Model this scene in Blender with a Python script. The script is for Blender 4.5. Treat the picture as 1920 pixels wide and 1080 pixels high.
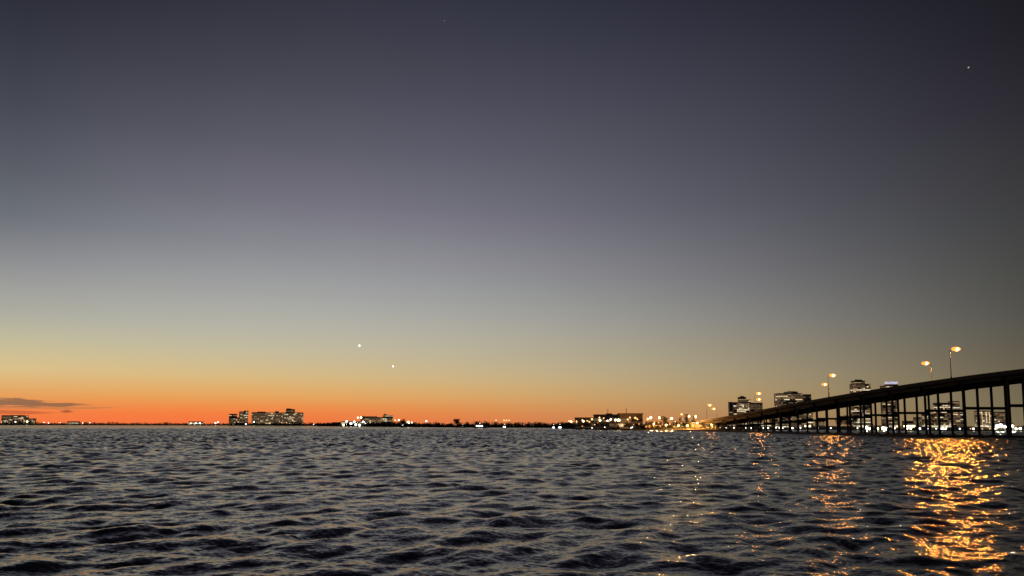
import bpy, bmesh, math, random
import numpy as np
from mathutils import Vector, Matrix, Euler

R = math.radians
scn = bpy.context.scene
for o in list(bpy.data.objects):
    bpy.data.objects.remove(o)
col = scn.collection

# ------------------------------------------------------------------ camera
W, H, F = 1920.0, 1080.0, 1423.0
CAM_H = 3.0
PITCH, ROLL = 5.5, 0.12
SHIFT = 120.0 / W
cam_d = bpy.data.cameras.new('camera')
cam = bpy.data.objects.new('camera', cam_d)
col.objects.link(cam)
cam_d.sensor_width = 36.0
cam_d.lens = F * 36.0 / W
cam_d.shift_y = SHIFT
cam_d.clip_start = 0.1
cam_d.clip_end = 60000
CAM_R = Matrix.Rotation(R(90 + PITCH), 3, 'X') @ Matrix.Rotation(R(ROLL), 3, 'Z')
cam.matrix_world = Matrix.Translation((0, 0, CAM_H)) @ CAM_R.to_4x4()
scn.camera = cam


def at(px, py, Y):
    """the point of the world at depth Y seen at a pixel of the photograph"""
    d = CAM_R @ Vector(((px - W / 2) / F, (H / 2 - py) / F + SHIFT * W / F, -1.0))
    t = Y / d.y
    return Vector((d.x * t, Y, CAM_H + d.z * t))


# ------------------------------------------------------------------ sky
def lin(c):
    return tuple(((v / 255.0) / 12.92 if v / 255.0 <= 0.04045 else ((v / 255.0 + 0.055) / 1.055) ** 2.4) for v in c)


world = bpy.data.worlds.new('World')
scn.world = world
world.use_nodes = True
nt = world.node_tree
nt.nodes.clear()
N, L = nt.nodes, nt.links


def math_n(op, a=None, b=None, c=None, nt=None, clamp=False):
    nt = nt or world.node_tree
    n = nt.nodes.new('ShaderNodeMath')
    n.operation = op
    n.use_clamp = clamp
    for i, v in enumerate((a, b, c)):
        if v is None:
            continue
        if isinstance(v, (int, float)):
            n.inputs[i].default_value = v
        else:
            nt.links.new(v, n.inputs[i])
    return n.outputs[0]


out = N.new('ShaderNodeOutputWorld')
bg = N.new('ShaderNodeBackground')
L.new(bg.outputs[0], out.inputs[0])
tc = N.new('ShaderNodeTexCoord')
sep = N.new('ShaderNodeSeparateXYZ')
L.new(tc.outputs['Generated'], sep.inputs[0])
elev = math_n('MULTIPLY', math_n('ARCSINE', sep.outputs[2]), 180 / math.pi)      # degrees
azim = math_n('MULTIPLY', math_n('ARCTAN2', sep.outputs[0], sep.outputs[1]), 180 / math.pi)
# each column of the evening sky: photograph row -> colour; turned into elevation below
COLS = {
    100: {20: (51, 52, 64), 200: (75, 77, 88), 300: (92, 94, 104), 400: (111, 115, 123), 500: (147, 148, 151), 550: (164, 164, 159), 600: (179, 177, 163),
          650: (200, 191, 155), 700: (222, 191, 134), 740: (232, 163, 92), 774: (246, 126, 66), 792: (246, 119, 66)},
    500: {20: (54, 55, 67), 200: (80, 79, 92), 300: (99, 98, 111), 400: (122, 121, 132), 500: (150, 151, 154), 550: (164, 165, 161), 600: (178, 178, 169),
          650: (193, 185, 158), 700: (214, 186, 134), 740: (227, 168, 96), 774: (243, 131, 66), 792: (242, 120, 67)},
    960: {20: (54, 55, 68), 200: (78, 77, 91), 300: (93, 92, 105), 400: (111, 110, 123), 500: (136, 137, 143), 550: (149, 150, 154), 600: (165, 164, 157),
          650: (181, 173, 152), 700: (195, 179, 141), 740: (215, 170, 110), 774: (219, 140, 80), 792: (220, 124, 76)},
    1400: {20: (44, 45, 57), 200: (65, 66, 78), 300: (77, 77, 89), 400: (91, 91, 101), 500: (112, 112, 116), 600: (135, 134, 128), 650: (148, 141, 122),
           700: (164, 148, 118), 740: (172, 146, 104), 774: (176, 138, 92), 792: (178, 132, 86)},
    1800: {20: (36, 36, 45), 200: (51, 50, 59), 300: (60, 60, 66), 400: (69, 70, 74), 500: (82, 82, 82), 600: (98, 96, 89), 670: (113, 106, 89),
           740: (128, 115, 88), 792: (134, 116, 84)},
}


def angles(px, py):
    v = (at(px, py, 100.0) - Vector((0, 0, CAM_H))).normalized()
    return math.degrees(math.atan2(v.x, v.y)), math.degrees(math.asin(v.z))


# smooth the samples over azimuth, so that no column shows as a crease
SKY, AZ = {}, {}
EG = [0, 0.4, 0.8, 1.4, 2.0, 2.7, 3.5, 4.5, 5.5, 7, 8.5, 10.5, 13, 16, 20, 24, 28, 32]
samp_az, samp = [], []
for cx_, rows_ in COLS.items():
    st = sorted((angles(cx_, y_)[1], c_) for y_, c_ in rows_.items())
    (e1, q1), (e2, q2) = st[-2], st[-1]
    st.append((33.0, tuple(q2[i] + (q2[i] - q1[i]) / (e2 - e1) * (33.0 - e2) for i in range(3))))
    xs = [p_[0] for p_ in st]
    samp.append([[float(np.interp(e_, xs, [p_[1][i] for p_ in st])) for i in range(3)] for e_ in EG])
    samp_az.append(angles(cx_, 640)[0])
samp = np.array(samp)
cols_az = np.linspace(-34, 37, 11)
fit = np.polyfit(samp_az, samp.reshape(len(samp_az), -1), 3)
for a_ in cols_az:
    a_ = float(a_)
    v = sum(fit[i] * a_ ** (3 - i) for i in range(4)).reshape(len(EG), 3)
    v = np.clip(v, 22, 250)
    st = [(e_, tuple(v[j])) for j, e_ in enumerate(EG)]
    st += [(46, tuple(v[-1] * 0.5 + np.array((28, 29, 38)) * 0.5)), (90, (28, 29, 38))]
    SKY[a_] = st
SKY['back'] = [(0, (52, 52, 62)), (10, (46, 47, 58)), (30, (36, 36, 46)), (90, (28, 29, 38))]
ef = math_n('DIVIDE', elev, 90.0, clamp=True)
ef = math_n('POWER', ef, 0.5)                       # more ramp length near the horizon
ramps = {}
for key, stops in SKY.items():
    r_ = N.new('ShaderNodeValToRGB')
    r_.color_ramp.interpolation = 'LINEAR'
    els = r_.color_ramp.elements
    while len(els) > 1:
        els.remove(els[-1])
    for i, (e, c) in enumerate(stops):
        p = (e / 90.0) ** 0.5
        el = els[0] if i == 0 else els.new(p)
        el.position = p
        el.color = (*lin(c), 1)
    L.new(ef, r_.inputs[0])
    ramps[key] = r_.outputs[0]

def mix(fac, a, b, nt=None, mode='MIX'):
    nt = nt or world.node_tree
    m = nt.nodes.new('ShaderNodeMix')
    m.data_type = 'RGBA'
    m.blend_type = mode
    for s, v in ((m.inputs[0], fac), (m.inputs[6], a), (m.inputs[7], b)):
        if isinstance(v, (int, float, tuple)):
            s.default_value = v
        else:
            nt.links.new(v, s)
    return m.outputs[2]


def maprange(v, a, b, c=0.0, d=1.0, smooth=False, nt=None):
    nt = nt or world.node_tree
    m = nt.nodes.new('ShaderNodeMapRange')
    m.interpolation_type = 'SMOOTHSTEP' if smooth else 'LINEAR'
    m.inputs[1].default_value, m.inputs[2].default_value = a, b
    m.inputs[3].default_value, m.inputs[4].default_value = c, d
    nt.links.new(v, m.inputs[0])
    return m.outputs[0]


keys = [float(a_) for a_ in cols_az]
c3 = ramps[keys[0]]
for a_, b_ in zip(keys, keys[1:]):
    c3 = mix(maprange(azim, a_, b_), c3, ramps[b_])
c3 = mix(maprange(azim, 38, 120, smooth=True), c3, ramps['back'])
c3 = mix(maprange(azim, -50, -95, smooth=True), c3, ramps[keys[-2]])
c3 = mix(maprange(azim, -90, -150, smooth=True), c3, ramps['back'])
# low streaks of cloud over the left shore
cl_uv = N.new('ShaderNodeCombineXYZ')
L.new(math_n('MULTIPLY', azim, 0.5), cl_uv.inputs[0])
L.new(math_n('MULTIPLY', elev, 7.0), cl_uv.inputs[1])
cn = N.new('ShaderNodeTexNoise')
cn.inputs['Scale'].default_value = 1.0
cn.inputs['Detail'].default_value = 6.0
cn.inputs['Roughness'].default_value = 0.6
L.new(cl_uv.outputs[0], cn.inputs['Vector'])
cnz = math_n('MULTIPLY', math_n('SUBTRACT', cn.outputs[0], 0.5), 1.9)


def cloud(base, px0, px1, pya, pyb, half, colr, amount, lo=0.30, hi=0.62):
    """a streak that thins out from pixel column px0 to px1, its middle line running from row pya to pyb"""
    (a0, e0), (a1, e1) = angles(px0, pya), angles(px1, pyb)
    t_ = maprange(azim, a0, a1)
    mid_ = math_n('ADD', math_n('MULTIPLY', t_, e1 - e0), e0)
    w_ = math_n('MULTIPLY', math_n('SUBTRACT', 1.08, math_n('POWER', t_, 1.5)), half)
    d_ = math_n('DIVIDE', math_n('ABSOLUTE', math_n('SUBTRACT', elev, mid_)), w_)
    m_ = math_n('ADD', math_n('SUBTRACT', 1.0, d_), cnz)
    f_ = maprange(m_, lo, hi, smooth=True)
    f_ = math_n('MULTIPLY', f_, math_n('MULTIPLY', maprange(azim, a1 + 0.01, a1 - 1.5), amount))
    f_ = math_n('MULTIPLY', f_, maprange(azim, -70, -45))
    return mix(f_, base, (*lin(colr), 1))


c5 = cloud(c3, 0, 185, 754.5, 760, 0.40, (122, 96, 76), 0.8)
c5 = cloud(c5, 0, 120, 773, 774, 0.2, (176, 88, 56), 0.6)
c5 = cloud(c5, 90, 240, 765, 764, 0.16, (176, 118, 78), 0.5)
(b0, _e), (b1, be) = angles(110, 771), angles(137, 771)
bl = math_n('ADD', math_n('POWER', math_n('DIVIDE', math_n('SUBTRACT', azim, (b0 + b1) / 2), (b1 - b0) / 2), 2.0),
            math_n('POWER', math_n('DIVIDE', math_n('SUBTRACT', elev, be), 0.15), 2.0))
bl = maprange(math_n('SUBTRACT', math_n('SUBTRACT', 1.0, bl), math_n('MULTIPLY', cnz, 2.0)), 0.0, 0.7, smooth=True)
c5 = mix(math_n('MULTIPLY', bl, 0.7), c5, (*lin((140, 78, 58)), 1))
L.new(c5, bg.inputs[0])
bg.inputs[1].default_value = 1.0

scn.view_settings.view_transform = 'Standard'
scn.view_settings.look = 'None'
scn.view_settings.exposure = 0.0
scn.view_settings.gamma = 1.0
scn.view_settings.use_curve_mapping = False
scn.render.engine = 'CYCLES'
try:
    scn.cycles.sample_clamp_indirect = 0.0
    scn.cycles.sample_clamp_direct = 0.0
except Exception:
    pass


# ------------------------------------------------------------------ materials
def new_mat(name):
    m = bpy.data.materials.new(name)
    m.use_nodes = True
    return m, m.node_tree, m.node_tree.nodes['Principled BSDF']


def mat(name, c, rough=0.8, var=0.25, scale=0.6, metal=0.0):
    m, t, b = new_mat(name)
    tcn = t.nodes.new('ShaderNodeTexCoord')
    n = t.nodes.new('ShaderNodeTexNoise')
    n.inputs['Scale'].default_value = scale
    n.inputs['Detail'].default_value = 6
    t.links.new(tcn.outputs['Object'], n.inputs['Vector'])
    lo = tuple(v * (1 - var) for v in c) + (1,)
    hi = tuple(min(1, v * (1 + var)) for v in c) + (1,)
    t.links.new(mix(n.outputs[0], lo, hi, t), b.inputs['Base Color'])
    b.inputs['Roughness'].default_value = rough
    b.inputs['Metallic'].default_value = metal
    return m


def emis(name, c, s):
    """a lit window, lamp or stand-in glow: brightness varies a little from pane to pane"""
    m, t, b = new_mat(name)
    b.inputs['Base Color'].default_value = (0.2, 0.2, 0.2, 1)
    b.inputs['Emission Color'].default_value = (*c, 1)
    g = t.nodes.new('ShaderNodeTexCoord')
    n = t.nodes.new('ShaderNodeTexNoise')
    n.inputs['Scale'].default_value = 0.35
    t.links.new(g.outputs['Object'], n.inputs['Vector'])
    t.links.new(maprange(n.outputs[0], 0.3, 0.7, s * 0.5, s * 1.5, nt=t), b.inputs['Emission Strength'])
    return m


M = dict(
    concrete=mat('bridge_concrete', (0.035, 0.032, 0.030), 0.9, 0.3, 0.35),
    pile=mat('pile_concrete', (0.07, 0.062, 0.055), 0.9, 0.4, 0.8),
    asphalt=mat('asphalt', (0.05, 0.05, 0.052), 0.9, 0.2, 0.5),
    galv=mat('bronze_painted_steel', (0.05, 0.045, 0.04), 0.6, 0.15, 2),
    wood=mat('weathered_timber', (0.09, 0.075, 0.06), 0.9, 0.4, 1.5),
    soil=mat('soil', (0.05, 0.045, 0.03), 0.95, 0.4, 0.05),
    sand=mat('shore_rock', (0.16, 0.14, 0.11), 0.95, 0.4, 0.3),
    leaf=mat('foliage', (0.045, 0.06, 0.03), 0.7, 0.5, 0.25),
    bark=mat('bark', (0.10, 0.08, 0.06), 0.9, 0.3, 1),
    wall_cream=mat('cream_render', (0.46, 0.41, 0.32), 0.85, 0.12, 0.1),
    wall_grey=mat('grey_render', (0.30, 0.29, 0.28), 0.85, 0.12, 0.1),
    wall_brown=mat('brown_render', (0.26, 0.19, 0.13), 0.85, 0.15, 0.1),
    wall_white=mat('white_render', (0.62, 0.60, 0.56), 0.8, 0.08, 0.1),
    slab=mat('balcony_slab', (0.42, 0.38, 0.32), 0.8, 0.1, 0.3),
    glass=mat('dark_glass', (0.03, 0.035, 0.04), 0.12, 0.2, 0.5),
    roof=mat('roof_felt', (0.12, 0.11, 0.10), 0.9, 0.2, 0.2),
    gel=mat('white_gelcoat', (0.75, 0.75, 0.74), 0.3, 0.04, 1),
    w_warm=emis('window_light_warm', (1.0, 0.74, 0.42), 0.9),
    w_white=emis('window_light_white', (1.0, 0.86, 0.58), 1.0),
    w_mid=emis('window_light_soft', (1.0, 0.64, 0.30), 0.32),
    w_dim=emis('window_wall_glow_dim', (0.95, 0.60, 0.30), 0.12),  # added dim panes imitating city light on the walls; also a boat's cabin light
    w_orange=emis('window_light_amber', (1.0, 0.40, 0.07), 1.0),
    w_violet=emis('crown_light_violet', (0.80, 0.76, 1.0), 0.6),
    l_sodium=emis('sodium_lamp', (1.0, 0.56, 0.18), 10),
    l_amber=emis('amber_halo_and_lamp', (1.0, 0.27, 0.035), 2.0),  # glow of the added street lamp halos, and of small shore lights
    l_warm=emis('warm_lamp', (1.0, 0.52, 0.21), 1.9),
    l_white=emis('white_lamp', (1.0, 0.93, 0.80), 6),
    l_cool=emis('cool_lamp', (0.82, 0.90, 1.0), 5),
    l_yellow=emis('yellow_lamp', (1.0, 0.88, 0.40), 10),
    l_planet=emis('planet_light', (1.0, 0.97, 0.90), 3.0),
    l_faint=emis('faint_star_light', (0.9, 0.92, 1.0), 0.14),
    l_star=emis('star_light', (0.9, 0.92, 1.0), 0.45),
)


# ------------------------------------------------------------------ mesh helpers
class MB:
    """collects shapes, then links them as one mesh object"""

    def __init__(self):
        self.v, self.f = [], []

    def box(self, x0, x1, y0, y1, z0, z1, m=None):
        b = len(self.v)
        pts = [(x, y, z) for z in (z0, z1) for y in (y0, y1) for x in (x0, x1)]
        if m is not None:
            pts = [tuple(m @ Vector(p)) for p in pts]
        self.v += pts
        for q in ((0, 2, 3, 1), (4, 5, 7, 6), (0, 1, 5, 4), (2, 6, 7, 3), (0, 4, 6, 2), (1, 3, 7, 5)):
            self.f.append(tuple(b + i for i in q))
        return self

    def quad(self, *p):
        b = len(self.v)
        self.v += [tuple(q) for q in p]
        self.f.append(tuple(range(b, b + len(p))))
        return self

    def tube(self, a, c, r0, r1=None, n=8, cap=True):
        r1 = r0 if r1 is None else r1
        a, c = Vector(a), Vector(c)
        d = (c - a).normalized()
        u = d.orthogonal().normalized()
        w = d.cross(u)
        b = len(self.v)
        for p, r in ((a, r0), (c, r1)):
            for i in range(n):
                t = 2 * math.pi * i / n
                self.v.append(tuple(p + u * math.cos(t) * r + w * math.sin(t) * r))
        for i in range(n):
            j = (i + 1) % n
            self.f.append((b + i, b + j, b + n + j, b + n + i))
        if cap:
            self.f.append(tuple(b + i for i in reversed(range(n))))
            self.f.append(tuple(b + n + i for i in range(n)))
        return self

    def ball(self, c, r, nu=8, nv=5, sx=1, sy=1, sz=1):
        b = len(self.v)
        c = Vector(c)
        self.v.append((c.x, c.y, c.z - r * sz))
        for j in range(1, nv):
            p = math.pi * j / nv - math.pi / 2
            for i in range(nu):
                t = 2 * math.pi * i / nu
                self.v.append((c.x + r * sx * math.cos(p) * math.cos(t), c.y + r * sy * math.cos(p) * math.sin(t), c.z + r * sz * math.sin(p)))
        self.v.append((c.x, c.y, c.z + r * sz))
        top = len(self.v) - 1
        for i in range(nu):
            k = (i + 1) % nu
            self.f.append((b, b + 1 + k, b + 1 + i))
            for j in range(nv - 2):
                o = b + 1 + j * nu
                self.f.append((o + i, o + k, o + nu + k, o + nu + i))
            o = b + 1 + (nv - 2) * nu
            self.f.append((o + i, o + k, top))
        return self

    def build(self, name, m, parent=None, smooth=False, loc=None, mats=None, idx=None):
        me = bpy.data.meshes.new(name)
        me.from_pydata(self.v, [], self.f)
        for q in (mats or [m]):
            me.materials.append(q)
        if idx is not None:
            me.polygons.foreach_set('material_index', idx)
        if smooth:
            me.polygons.foreach_set('use_smooth', [True] * len(me.polygons))
        me.update()
        o = bpy.data.objects.new(name, me)
        col.objects.link(o)
        if parent:
            o.parent = parent
        if loc is not None:
            o.location = loc
        return o


def tag(o, label=None, cat=None, group=None, kind=None):
    if label: o['label'] = label
    if cat: o['category'] = cat
    if group: o['group'] = group
    if kind: o['kind'] = kind
    return o


def empty(name, loc, rz=0.0):
    o = bpy.data.objects.new(name, None)
    col.objects.link(o)
    o.location = loc
    o.rotation_euler = (0, 0, rz)
    o.empty_display_size = 0.3
    return o


def copy_tree(o, parent=None):
    c = o.copy()
    col.objects.link(c)
    c.parent = parent
    for ch in list(o.children):
        copy_tree(ch, c)
    return c


# ------------------------------------------------------------------ water
def make_water():
    rng = np.random.default_rng(7)

    def tile(Lt, n, lmin, lmax, wind, lpeak, spread, rms):
        k1 = np.fft.fftfreq(n, d=Lt / n) * 2 * np.pi
        kx, ky = np.meshgrid(k1, k1, indexing='ij')
        k = np.hypot(kx, ky)
        k[0, 0] = 1e9
        kp = 2 * np.pi / lpeak
        P = np.exp(-1.25 * (kp / k) ** 2) / k ** 3.9
        cosd = (kx * wind[0] + ky * wind[1]) / k
        P *= (spread + (1 - spread) * cosd ** 2)
        P[(k < 2 * np.pi / lmax) | (k > 2 * np.pi / lmin)] = 0
        Hk = np.sqrt(P) * (rng.normal(size=k.shape) + 1j * rng.normal(size=k.shape))
        h = np.real(np.fft.ifft2(Hk))
        s = rms / h.std()
        dx = np.real(np.fft.ifft2(1j * kx / k * Hk)) * s
        dy = np.real(np.fft.ifft2(1j * ky / k * Hk)) * s
        return h * s, dx, dy, Lt, n

    def sample(T, x, y):
        h, dx, dy, Lt, n = T
        u = (x / Lt * n) % n
        v = (y / Lt * n) % n
        i0 = np.floor(u).astype(int) % n
        j0 = np.floor(v).astype(int) % n
        fu, fv = u - np.floor(u), v - np.floor(v)
        i1, j1 = (i0 + 1) % n, (j0 + 1) % n
        r = []
        for a in (h, dx, dy):
            r.append((a[i0, j0] * (1 - fu) + a[i1, j0] * fu) * (1 - fv) + (a[i0, j1] * (1 - fu) + a[i1, j1] * fu) * fv)
        return r

    a = R(-62)
    wind = (math.cos(a), math.sin(a))
    TA = tile(173.0, 1024, 2.0, 24.0, wind, WAVE['peak'], 0.12, WAVE['rmsA'])
    TM = tile(61.0, 1024, 0.7, 2.0, wind, 2.6, 0.25, WAVE['rmsM'])
    TB = tile(37.0, 1024, 0.12, 0.9, wind, 1.2, 0.35, WAVE['rmsB'])

    rows = [5.0]
    while rows[-1] < 14000:
        d = rows[-1]
        rows.append(d + min(WAVE['cap'] * max(1.0, d / 300.0), max(0.055, 0.26 * d * d / (CAM_H * F / 1.875))) if d < 700 else d * 1.12)
    rows = np.array(rows)
    az = np.radians(np.linspace(-41, 41, 1150))
    D, A = np.meshgrid(rows, az, indexing='ij')
    x, y = D * np.sin(A), D * np.cos(A)
    hA, dxA, dyA = sample(TA, x, y)
    ca, sa = math.cos(0.5), math.sin(0.5)
    hB, dxB, dyB = sample(TB, x * ca - y * sa, x * sa + y * ca)
    # patches of gusty and calmer water
    gx = 0.5 + 0.5 * np.sin(x * 0.11 + 2.2 * np.sin(y * 0.045) + 1.3) * np.sin(y * 0.083 + 1.7 * np.sin(x * 0.05))
    fa = 1 - 0.85 * np.clip((D - 500) / 400, 0, 1)
    fm = 1 - np.clip((D - 160) / 250, 0, 1)
    # rougher water out of the lee of the shore
    gr = np.clip((D - WAVE['g0']) / WAVE['g1'], 0, 1)
    gr = 1 + WAVE['gain'] * gr * gr * (3 - 2 * gr)
    fa, fm = fa * gr, fm * gr
    hM, dxM, dyM = sample(TM, x * 0.8 + y * 0.6, y * 0.8 - x * 0.6)
    fb = (1 - np.clip((D - 35) / 60, 0, 1)) * (0.55 + 0.7 * gx)
    z = hA * fa + hB * fb + hM * fm
    mx, my = dxM * 0.8 - dyM * 0.6, dyM * 0.8 + dxM * 0.6
    ch = WAVE['chop']
    X = x - ch * (dxA * fa + mx * fm)
    Y = y - ch * (dyA * fa + my * fm)
    nr, nc = x.shape
    # curvature of the earth is ignored; a coarse skirt carries the water round behind the camera
    co = np.stack([X, Y, z], -1).reshape(-1, 3)
    idx = np.arange(nr * nc).reshape(nr, nc)
    q = np.stack([idx[:-1, :-1], idx[:-1, 1:], idx[1:, 1:], idx[1:, :-1]], -1).reshape(-1, 4)[:, ::-1]
    sk_r = np.array([0.0, 5.2, 30, 120, 600, 3000, 14000])
    sk_a = np.radians(np.linspace(40.9, 319.1, 60))
    SD, SA = np.meshgrid(sk_r, sk_a, indexing='ij')
    sk = np.stack([SD * np.sin(SA), SD * np.cos(SA), np.full_like(SD, -0.12)], -1).reshape(-1, 3)
    sidx = np.arange(sk.shape[0]).reshape(SD.shape) + co.shape[0]
    sq = np.stack([sidx[:-1, :-1], sidx[:-1, 1:], sidx[1:, 1:], sidx[1:, :-1]], -1).reshape(-1, 4)[:, ::-1]
    # the near disc in front of the camera
    nv0 = co.shape[0] + sk.shape[0]
    fr = np.radians(np.linspace(-41, 41, 20))
    nd = np.concatenate([[[0, 0, -0.12]], np.stack([5.3 * np.sin(fr), 5.3 * np.cos(fr), np.full_like(fr, -0.12)], -1)])
    tri = np.array([[nv0, nv0 + i + 2, nv0 + i + 1] for i in range(19)])
    co = np.concatenate([co, sk, nd]).astype(np.float32)
    nq = len(q) + len(sq)
    me = bpy.data.meshes.new('water')
    me.vertices.add(len(co))
    me.vertices.foreach_set('co', co.ravel())
    loops = np.concatenate([q.ravel(), sq.ravel(), tri.ravel()]).astype(np.int32)
    me.loops.add(len(loops))
    me.loops.foreach_set('vertex_index', loops)
    npoly = nq + len(tri)
    me.polygons.add(npoly)
    starts = np.concatenate([np.arange(nq) * 4, nq * 4 + np.arange(len(tri)) * 3]).astype(np.int32)
    me.polygons.foreach_set('loop_start', starts)
    me.update(calc_edges=True)
    me.polygons.foreach_set('use_smooth', np.ones(npoly, dtype=bool))
    m, t, b = new_mat('water')
    b.inputs['Base Color'].default_value = (0.006, 0.009, 0.012, 1)
    b.inputs['IOR'].default_value = 1.333
    b.inputs['Roughness'].default_value = WAVE['rough']
    g = t.nodes.new('ShaderNodeNewGeometry')

    def slope(scale, stretch, detail, off):
        mp = t.nodes.new('ShaderNodeMapping')
        mp.inputs['Scale'].default_value = (1 / stretch, 1, 1)
        mp.inputs['Rotation'].default_value = (0, 0, R(14))
        mp.inputs['Location'].default_value = off
        t.links.new(g.outputs['Position'], mp.inputs['Vector'])
        n = t.nodes.new('ShaderNodeTexNoise')
        n.inputs['Scale'].default_value = scale
        n.inputs['Detail'].default_value = detail
        n.inputs['Roughness'].default_value = 0.6
        t.links.new(mp.outputs[0], n.inputs['Vector'])
        v = t.nodes.new('ShaderNodeVectorMath')
        v.operation = 'SUBTRACT'
        v.inputs[1].default_value = (0.5, 0.5, 0.5)
        t.links.new(n.outputs['Color'], v.inputs[0])
        return v.outputs[0]

    def vm(op, a_, b_=None, s=None):
        v = t.nodes.new('ShaderNodeVectorMath')
        v.operation = op
        t.links.new(a_, v.inputs[0])
        if b_ is not None:
            t.links.new(b_, v.inputs[1]) if not isinstance(b_, tuple) else setattr(v.inputs[1], 'default_value', b_)
        if s is not None:
            t.links.new(s, v.inputs['Scale']) if not isinstance(s, float) else setattr(v.inputs['Scale'], 'default_value', s)
        return v.outputs[0]

    ln = t.nodes.new('ShaderNodeVectorMath')
    ln.operation = 'LENGTH'
    t.links.new(g.outputs['Position'], ln.inputs[0])
    far = maprange(ln.outputs['Value'], 30, 110, nt=t)
    vfar = maprange(ln.outputs['Value'], 70, 260, nt=t)
    off = maprange(ln.outputs['Value'], 450, 900, nt=t)
    ripple = vm('SCALE', slope(15.0, 1.8, 3, (3, 1, 0)), s=WAVE['ripple'])
    wavel = vm('SCALE', slope(2.2, 1.8, 4, (9, 4, 0)), s=math_n('MULTIPLY', far, WAVE['far1'], nt=t))
    swell = vm('SCALE', slope(0.5, 2.2, 3, (1, 7, 0)), s=math_n('ADD', math_n('MULTIPLY', vfar, WAVE['far2'], nt=t), math_n('MULTIPLY', off, 2.5, nt=t), nt=t))
    s = vm('ADD', vm('ADD', ripple, wavel), swell)
    s = vm('MULTIPLY', s, (1.0, 1.0, 0.0))
    nrm = vm('NORMALIZE', vm('ADD', g.outputs['Normal'], s))
    t.links.new(nrm, b.inputs['Normal'])
    me.materials.append(m)
    o = bpy.data.objects.new('water', me)
    col.objects.link(o)
    tag(o, 'dark choppy bay water with small wind waves', kind='structure')
    return o


WAVE = dict(peak=2.9, rmsA=0.041, rmsM=0.020, rmsB=0.005, chop=0.45, cap=0.9, rough=0.15, ripple=0.5, far1=0.8, far2=0.8, g0=35, g1=90, gain=1.2)
make_water()

# ------------------------------------------------------------------ bridge geometry, worked out from the pile bents
Y0, CK = 218.0, 0.0825
DYK, DXK = CK * Y0, -7.7 / F * Y0
XR0 = 936 / F * Y0
SP = 4.21                       # spacing of the columns in a bent
OVER = 1.84
CAPW = 3 * SP + 2 * OVER
ROT = math.atan2(-DXK, DYK)      # turn of the bridge's long axis from +Y
axis = Vector((DXK, DYK, 0)).normalized()
side = Vector((axis.y, -axis.x, 0))       # towards the right-hand side
DECK = [(-9, 16.4), (-6, 17.3), (-3, 17.6), (-1.3, 17.4), (0, 16.9), (1.4, 16.1), (3.12, 14.9), (5.5, 12.9), (7.05, 11.3), (8.84, 9.5), (10.5, 8.0),
        (12.5, 6.2), (15, 4.2), (18, 2.7), (22, 2.0), (30, 1.9)]


def deck_z(k):
    xs = [p[0] for p in DECK]
    # smooth: average of the polyline around k
    return float(np.mean([np.interp(k + d, xs, [p[1] for p in DECK]) for d in (-0.8, -0.4, 0, 0.4, 0.8)]))


def bridge_pt(k, s, z=0.0):
    """k: spans along the bridge, s: metres from the right end of the caps (negative = towards the left side)"""
    p = Vector((XR0 + DXK * k, Y0 + DYK * k, 0)) + side * s
    return Vector((p.x, p.y, z))


K0, K1 = -7, 15


def depth_of(k):
    """parapet top to the underside of the caps"""
    return float(np.interp(k, [-1, 0, 2, 4, 8], [2.1, 2.2, 2.45, 2.75, 2.8]))


bridge = tag(empty('causeway_bridge', bridge_pt(0, -CAPW / 2)), 'long dark road bridge on rows of concrete piles, rising to the right edge', 'bridge')
bo = bridge.location.copy()
BM = Matrix.Rotation(ROT, 4, 'Z')


def bm_at(k):
    """local frame of bent k relative to the bridge empty"""
    p = bridge_pt(k, -CAPW / 2) - bo
    return Matrix.Translation(p) @ BM


def deck_section(k0, k1, n, prof, name, m, parent=bridge, smooth=False):
    """extrudes a cross-section (s, dz) along the deck line"""
    b = MB()
    ks = np.linspace(k0, k1, n)
    for k in ks:
        z = deck_z(k)
        for s, dz in prof:
            p = bridge_pt(k, -CAPW / 2 + s, z + dz) - bo
            b.v.append(tuple(p))
    np_ = len(prof)
    for i in range(n - 1):
        for j in range(np_):
            j2 = (j + 1) % np_
            b.f.append((i * np_ + j, i * np_ + j2, (i + 1) * np_ + j2, (i + 1) * np_ + j))
    b.f.append(tuple(reversed(range(np_))))
    b.f.append(tuple((n - 1) * np_ + j for j in range(np_)))
    return b.build(name, m, parent)


HW = CAPW / 2 + 0.5
# deck_z is the top of the parapet
for k in range(K0, K1):
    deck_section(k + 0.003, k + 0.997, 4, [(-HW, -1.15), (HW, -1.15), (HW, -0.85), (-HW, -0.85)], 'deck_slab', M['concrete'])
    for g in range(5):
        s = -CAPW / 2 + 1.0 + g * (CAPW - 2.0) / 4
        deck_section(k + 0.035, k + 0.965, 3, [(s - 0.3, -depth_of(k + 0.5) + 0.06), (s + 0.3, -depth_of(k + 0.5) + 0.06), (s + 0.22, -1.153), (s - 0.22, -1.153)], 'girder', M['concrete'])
deck_section(K0, K1 + 0.05, 70, [(-HW + 0.5, -0.846), (HW - 0.5, -0.846), (HW - 0.5, -0.80), (-HW + 0.5, -0.80)], 'road_surface', M['asphalt'])
for sg in (-1, 1):
    a_, b_ = sorted((sg * (HW - 0.02), sg * (HW - 0.42)))
    for k in range(K0, K1):
        deck_section(k + 0.005, k + 0.995, 4, [(a_, -0.847), (b_, -0.847), (b_ - 0.08, 0), (a_ + 0.08, 0)], 'parapet', M['concrete'])
# painted lane lines (seen only from above)
for s in (-4.2, 0.0, 4.2):
    deck_section(K0 + 0.1, K1, 70, [(s - 0.08, -0.796), (s + 0.08, -0.796), (s + 0.08, -0.792), (s - 0.08, -0.792)], 'lane_line', M['wall_white'])

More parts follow.
